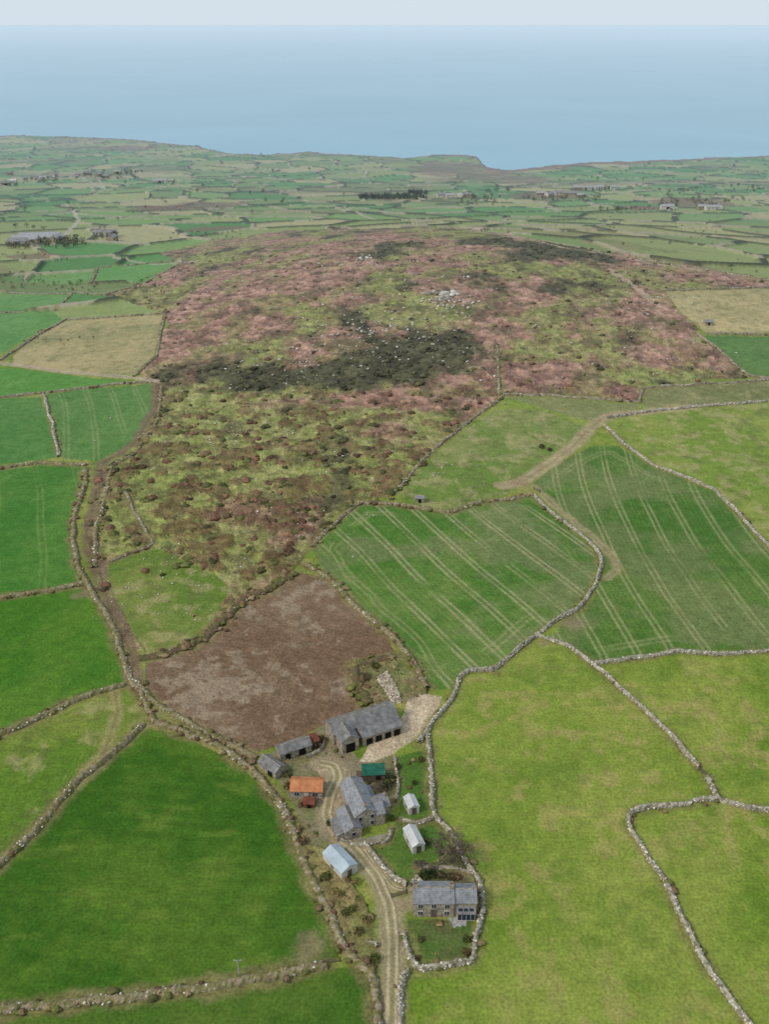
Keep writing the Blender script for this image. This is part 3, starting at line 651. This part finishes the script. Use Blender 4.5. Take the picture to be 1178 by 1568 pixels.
# long barn
e=empty('stone_barn',558,1122,26)
gable(e,16.5,5.2,3.4,4.9,M_slate2,M_gran,0,1.6,pre='main_')
leanto(e,10.4,3.2,2.5,3.3,M_slate2,M_gran,2.9,-2.62,0)
gable(e,4.8,4.2,3.4,4.8,M_slate2,M_gran,-5.6,-2.2,90,pre='cart_shed_')
box('barn_door',2.2,.12,2.5,-5.6,-4.67,1.25,M_dark,e)
for i,x in enumerate((-.6,1.8,4.2,6.6)): box(f'bay_opening_{i}',1.6,.1,1.7,x,-4.28,.95,M_dark,e)
e=empty('small_barn',450,1152,26);gable(e,7.6,3.2,2.2,3.2,M_slate2,M_gran);box('door_opening',1.6,.1,1.8,1.5,-1.66,.9,M_dark,e);box('door_opening_2',1.2,.1,1.5,-2,-1.66,.8,M_dark,e)
leanto(e,2.2,2.4,1.9,2.4,M_rust,M_timber,5.0,.4,0)
e=empty('small_barn',417,1180,-42);gable(e,5.6,3.0,2.0,2.9,M_slate2,M_gran);box('door_opening',1.4,.1,1.7,1,-1.56,.9,M_dark,e)
e=empty('orange_roofed_shed',471,1213,-2);gable(e,6.9,4.0,2.3,3.3,M_orange,M_gran)
for i,x in enumerate((-2.1,1.9)): win(e,x,-2.0,1.4,1.0,.9,i=i)
box('door',1,.1,1.9,0,-2.05,.95,M_wpaint,e);gable(e,2.2,1.8,1.4,2.1,M_rust,M_rust,.8,-3.8,pre='kennel_');box('kennel_door',.9,.08,1.1,.8,-4.75,.55,M_dark,e)
e=empty('green_roofed_shed',572,1191,4);leanto(e,4.9,2.9,2.2,2.8,M_green,M_timber,0,0,0,'');box('door',1,.1,1.9,1,-1.5,.95,M_dark,e);box('side_store',1.2,1.8,1.5,-3.2,0,.75,M_timber,e)
def shed(name,u,v,ang,L,W,he,hr,rm,wm):
    e=empty(name,u,v,ang);gable(e,L,W,he,hr,rm,wm,ov=.15);box('door',.06,1.0,1.8,L/2+.04,0,.95,M_timber,e);win(e,0,-W/2,he*.6,.9,.6,i=0);win(e,0,W/2,he*.6,.9,.6,'y',1,1);return e
shed('white_garden_shed',630,1238,-72,3.6,2.3,1.9,2.5,M_white,M_wpaint)
shed('white_garden_shed',634,1291,-70,5.4,2.6,1.9,2.6,M_white,M_wpaint)
e=shed('pale_blue_roofed_shed',521,1326,-52,6.6,3.8,2.0,2.9,M_blue,M_wpaint)
# distant farms and hamlets
rs=random.Random(5)
for (u,v,L,W,a,k) in [(62,370,36,14,8,1),(40,373,22,12,8,1),(88,371,14,9,80,0),(28,376,16,8,10,1),(170,362,12,7,20,0),(172,370,10,7,80,0),(150,362,9,6,0,0),(8,284,16,8,30,1),(20,280,12,7,0,0),(36,276,14,7,90,0),(52,274,12,7,10,0),(66,275,14,8,5,0),(76,273,10,7,5,0),(84,271,10,7,60,0),(120,270,12,7,0,0),(134,268,14,7,10,0),(150,270,12,8,80,0),(162,273,12,8,10,0),(180,266,14,7,0,1),(208,264,10,7,30,0),(245,280,24,9,5,1),(262,280,10,7,0,0),(15,268,8,6,0,0),(676,302,12,7,5,0),(690,303,12,7,0,0),(705,303,12,7,80,0),(716,302,10,6,0,0),(828,300,12,7,0,0),(842,301,12,8,30,0),(858,299,16,8,5,0),(874,300,22,9,-5,0),(884,291,14,8,0,0),(890,303,12,7,0,0),(902,291,16,8,10,0),(918,290,14,8,0,0),(930,289,12,7,60,0),(940,290,10,7,0,0),(1022,321,16,8,0,1),(1076,321,12,7,0,0),(1090,322,16,8,5,0),(1102,320,10,7,80,0),(1085,497,4,3,0,1),(643,768,3,2,0,1)]:
    e=empty('farm_building' if k else 'village_house',u,v,a)
    sm=L<6;he=1.8 if sm else 4.5;hr=he+W*.26
    gable(e,L,W,he,hr,M_slate if sm else rs.choice([M_farroof,M_slate,M_farroof,M_white if k or rs.random()<.4 else M_slate]),M_gran if sm else rs.choice([M_wpaint,M_gran,M_wpaint]))
    if sm: box('door_opening',1,.1,1.4,0,-W/2-.05,.7,M_dark,e)
    elif not k:
        for i,x in enumerate((-.3,0,.3)): win(e,x*L,-W/2,3.2,1.1,1.1,i=i)
        for i,x in enumerate((-.3,.3)): win(e,x*L,-W/2,1.2,1.1,1.1,i=i+4)
        chim(e,-L/2+.6,0,hr-.3)
    else:
        box('door_opening',3.5,.1,3.6,0,-W/2-.05,1.8,M_dark,e)
# ------------------------------------------------------------ trees
def crown(n,r,flat=.8):
    p=rng.normal(0,1,(n,3));p/=np.linalg.norm(p,axis=1)[:,None];p*=(r*rng.uniform(.45,1.05,n)**.6)[:,None];p[:,2]*=flat
    s=r*.2;V=(p[:,None,:]+rng.normal(0,s,(n,3,3))).reshape(-1,3);return V,np.arange(n*3).reshape(-1,3)
def mass(name,pts,hts,cols,con=False,nl=90):
    Vs=[];Fs=[];Cs=[];off=0
    for (x,y),h in zip(pts,hts):
        z=Hs(x,y)
        if con:
            v,f=crown(nl,1);t=(v[:,2:3]+1)/2;v=np.concatenate([v[:,:2]*(1.25-t)*h*.4,t*h],1)
        else:
            v,f=crown(nl,h*.42,.85);v[:,2]+=h*.62
        v=v+np.array([x,y,z]);c=pick(cols,1)[0]*rng.uniform(.7,1.35,(len(v)//3,1));Vs.append(v);Fs.append(f+off);Cs.append(np.repeat(c,3,axis=0));off+=len(v)
        r=h*.03;tv=np.array([(math.cos(a)*r*q,math.sin(a)*r*q,zz) for zz,q in((-.3,1.3),(h*.75,.4)) for a in(0,1.57,3.14,4.71)])+np.array([x,y,z])
        tf=[];
        for i in range(4): j=(i+1)%4;tf+=[(i,j,j+4),(i,j+4,i+4)]
        Vs.append(tv);Fs.append(np.array(tf)+off);Cs.append(np.repeat(lin((88,74,58))[None],8,0));off+=8
    mkmesh(name,np.concatenate(Vs),np.concatenate(Fs),M_leaf,np.concatenate(Cs))
def cl(u,v,ru,rv,n):
    out=[]
    for _ in range(n): out.append(S(u+rs.uniform(-ru,ru),v+rs.uniform(-rv,rv)))
    return out
pts=[];
for a in [(605,303,48,3,170),(640,297,14,3,50),(565,304,14,2,30)]: pts+=cl(*a)
mass('conifer_plantation',pts,rng.uniform(3.5,7.5,len(pts)),[(66,80,60),(56,70,52),(76,88,64)],True,60)
pts=[]
for a in [(60,378,60,4,30),(100,372,30,6,18),(165,362,15,5,10),(20,284,20,3,10),(60,278,30,3,16),(160,272,50,4,26),(200,266,20,2,10),(250,284,15,2,6),(700,300,25,3,16),(730,310,30,6,18),(860,306,60,3,30),(920,292,25,2,10),(1030,314,20,5,14),(1090,314,30,6,20),(1060,300,40,10,18),(760,295,20,10,12),(400,240,5,2,2),(1140,300,30,15,14),(960,322,40,3,12),(40,340,50,20,8),(300,300,200,40,22),(450,280,100,20,10),(1000,280,150,20,16)]: pts+=cl(*a)
mass('distant_trees',pts,rng.uniform(3.5,7,len(pts)),[(94,94,68),(80,84,56),(106,98,74)],False,60)
pts=[]
for a in [(40,430,60,14,40),(110,440,50,8,25),(230,440,30,10,14),(300,362,70,5,16),(60,395,60,6,20),(1150,410,50,20,12),(1050,350,120,30,30),(90,520,60,10,8),(850,325,80,8,14)]: pts+=cl(*a)
mass('hedgerow_shrubs',pts,rng.uniform(1.2,3,len(pts)),[(98,90,60),(86,92,54)],False,50)
def limb(V,F,p,q,r0,r1):
    d=(q-p).normalized();a=d.orthogonal().normalized();b=d.cross(a);o=len(V)
    for c,r in((p,r0),(q,r1)):
        for k in range(4):
            t=k*math.pi/2;w=c+a*math.cos(t)*r+b*math.sin(t)*r;V.append(w[:])
    for k in range(4): j=(k+1)%4;F.append((o+k,o+j,o+4+j));F.append((o+k,o+4+j,o+4+k))
def baretree(u,v,h,sd):
    r=random.Random(sd);V=[];F=[];x,y=S(u,v);z=Hs(x,y)
    def go(p,d,L,rad,n):
        q=p+d*L;limb(V,F,p,q,rad,rad*.65)
        if n==0:return
        for _ in range(3 if n>1 else 4):
            nd_=(d+Vector((r.gauss(0,.55),r.gauss(0,.55),r.gauss(.12,.3)))).normalized();go(q,nd_,L*r.uniform(.66,.86),max(rad*.66,.025),n-1)
    go(Vector((x,y,z-.2)),Vector((0,0,1)),h*.26,h*.032,6)
    C=np.tile(lin((124,112,100)),(len(V),1));mkmesh('bare_tree',np.array(V),np.array(F),M_stone,C)
for i,(u,v,h) in enumerate([(690,1320,7.5),(672,1328,6.5),(710,1318,6),(585,1215,3.5),(648,1338,4)]): baretree(u,v,h,i+3)
for (u,v,h,c) in [(650,1345,2.4,(64,76,42)),(662,1342,2.2,(70,80,44)),(676,1344,2.0,(90,86,58)),(690,1346,1.8,(110,96,74)),(590,1206,2.8,(78,86,54)),(598,1196,2.4,(68,80,50)),(583,1200,2.0,(108,92,68)),(560,1040,2.6,(106,94,68)),(575,1022,2.4,(90,94,58)),(700,1345,1.8,(120,100,76)),(720,1360,1.6,(98,96,64)),(645,1440,1.2,(84,88,50)),(715,1460,1.6,(102,82,60)),(715,1440,1.5,(82,94,54)),(640,1468,1.2,(104,92,62)),(505,1262,1.6,(88,92,58)),(462,1290,2.2,(128,108,74)),(500,1345,2,(104,108,58)),(520,1370,1.8,(136,124,74)),(540,1395,1.8,(98,104,54)),(550,1430,2,(110,98,64)),(575,1470,2,(92,100,52)),(485,1142,2.6,(104,88,66)),(492,1136,2.4,(92,84,58)),(440,1205,1.8,(118,108,64)),(610,1175,1.6,(92,100,58)),(655,1290,1.6,(98,100,60)),(830,686,2.2,(84,74,56)),(842,690,1.8,(92,78,60)),(440,1188,1.6,(104,104,60)),(545,1352,1.7,(138,128,80)),(530,1400,2.0,(92,98,52)),(562,1412,1.7,(124,108,70)),(548,1378,1.5,(110,118,60)),(600,1255,1.5,(86,96,52)),(635,1200,1.3,(78,96,50)),(645,1165,1.6,(96,92,60))]:
    x,y=S(u,v);n=170;vv,ff=crown(n,h*.5,.7);vv[:,2]+=h*.3;vv+=np.array([x,y,Hs(x,y)])
    cc=np.repeat(lin(c)*rng.uniform(.6,1.4,(n,1)),3,axis=0);mkmesh('garden_shrub',vv,ff,M_leaf,cc)
# utility pole
e=empty('utility_pole',366,1496,0)
V=[];F=[];limb(V,F,Vector((0,0,-.5)),Vector((0,0,4.6)),.14,.1);pmesh('pole',V,F,M_farroof,e)
box('crossarm',1.4,.13,.13,0,.13,4.2,M_farroof,e)
for k in(-.6,0,.6): box(f'insulator_{k}',.1,.1,.2,k,.13,4.36,M_wpaint,e)
# gates
for (u,v,a) in [(612,1372,20),(1078,1186,-60),(822,752,-50),(508,1475,10),(150,905,-10)]:
    e=empty('field_gate',u,v,a)
    for k in range(5): box(f'rail_{k}',3.2,.05,.08,0,0,.3+k*.22,M_timber,e)
    for s in(-1.6,1.6): box(f'post_{s}',.16,.16,1.5,s,.08,.6,M_timber,e)
# ------------------------------------------------------------ light, world, camera
EL,AZ=math.radians(46),math.radians(-120)   # sun behind-left of camera
w=bpy.data.worlds.new('World');scene.world=w;w.use_nodes=True;nt=w.node_tree
bgn=nt.nodes['Background'];sk=nd(nt,'ShaderNodeTexSky');sk.sky_type='NISHITA';sk.sun_disc=False;sk.sun_elevation=EL;sk.sun_rotation=AZ
sk.dust_density=1.5;sk.air_density=1;sk.ozone_density=1
# thin overcast veil, densest towards the horizon
tc=nd(nt,'ShaderNodeTexCoord');sx=nd(nt,'ShaderNodeSeparateXYZ');nt.links.new(tc.outputs['Generated'],sx.inputs[0])
vf=mrange(nt,sx.outputs['Z'],.93,.45,0,.35)
mv=nd(nt,'ShaderNodeMix',data_type='RGBA');nt.links.new(vf,mv.inputs[0]);nt.links.new(sk.outputs[0],mv.inputs[6]);mv.inputs[7].default_value=(5.3,6.1,6.8,1)
nt.links.new(mv.outputs[2],bgn.inputs[0]);bgn.inputs[1].default_value=.13
sd=bpy.data.lights.new('sun','SUN');sd.energy=1.5;sd.angle=math.radians(11);sd.color=(1,.96,.9)
so=link(bpy.data.objects.new('sun',sd))
dv=Vector((math.sin(AZ)*math.cos(EL),math.cos(AZ)*math.cos(EL),math.sin(EL)));so.rotation_euler=dv.to_track_quat('Z','Y').to_euler();so.location=dv*300
cd=bpy.data.cameras.new('camera');co=link(bpy.data.objects.new('camera',cd));co.location=(0,0,CAMH);co.rotation_euler=(math.pi/2-PITCH,0,0)
cd.sensor_fit='VERTICAL';cd.sensor_height=24;cd.lens=12/(784/FL);cd.clip_start=1;cd.clip_end=400000
scene.camera=co
scene.view_settings.view_transform='Standard';scene.view_settings.look='None';scene.view_settings.exposure=0
print('verts',len(X),'scrub',n)
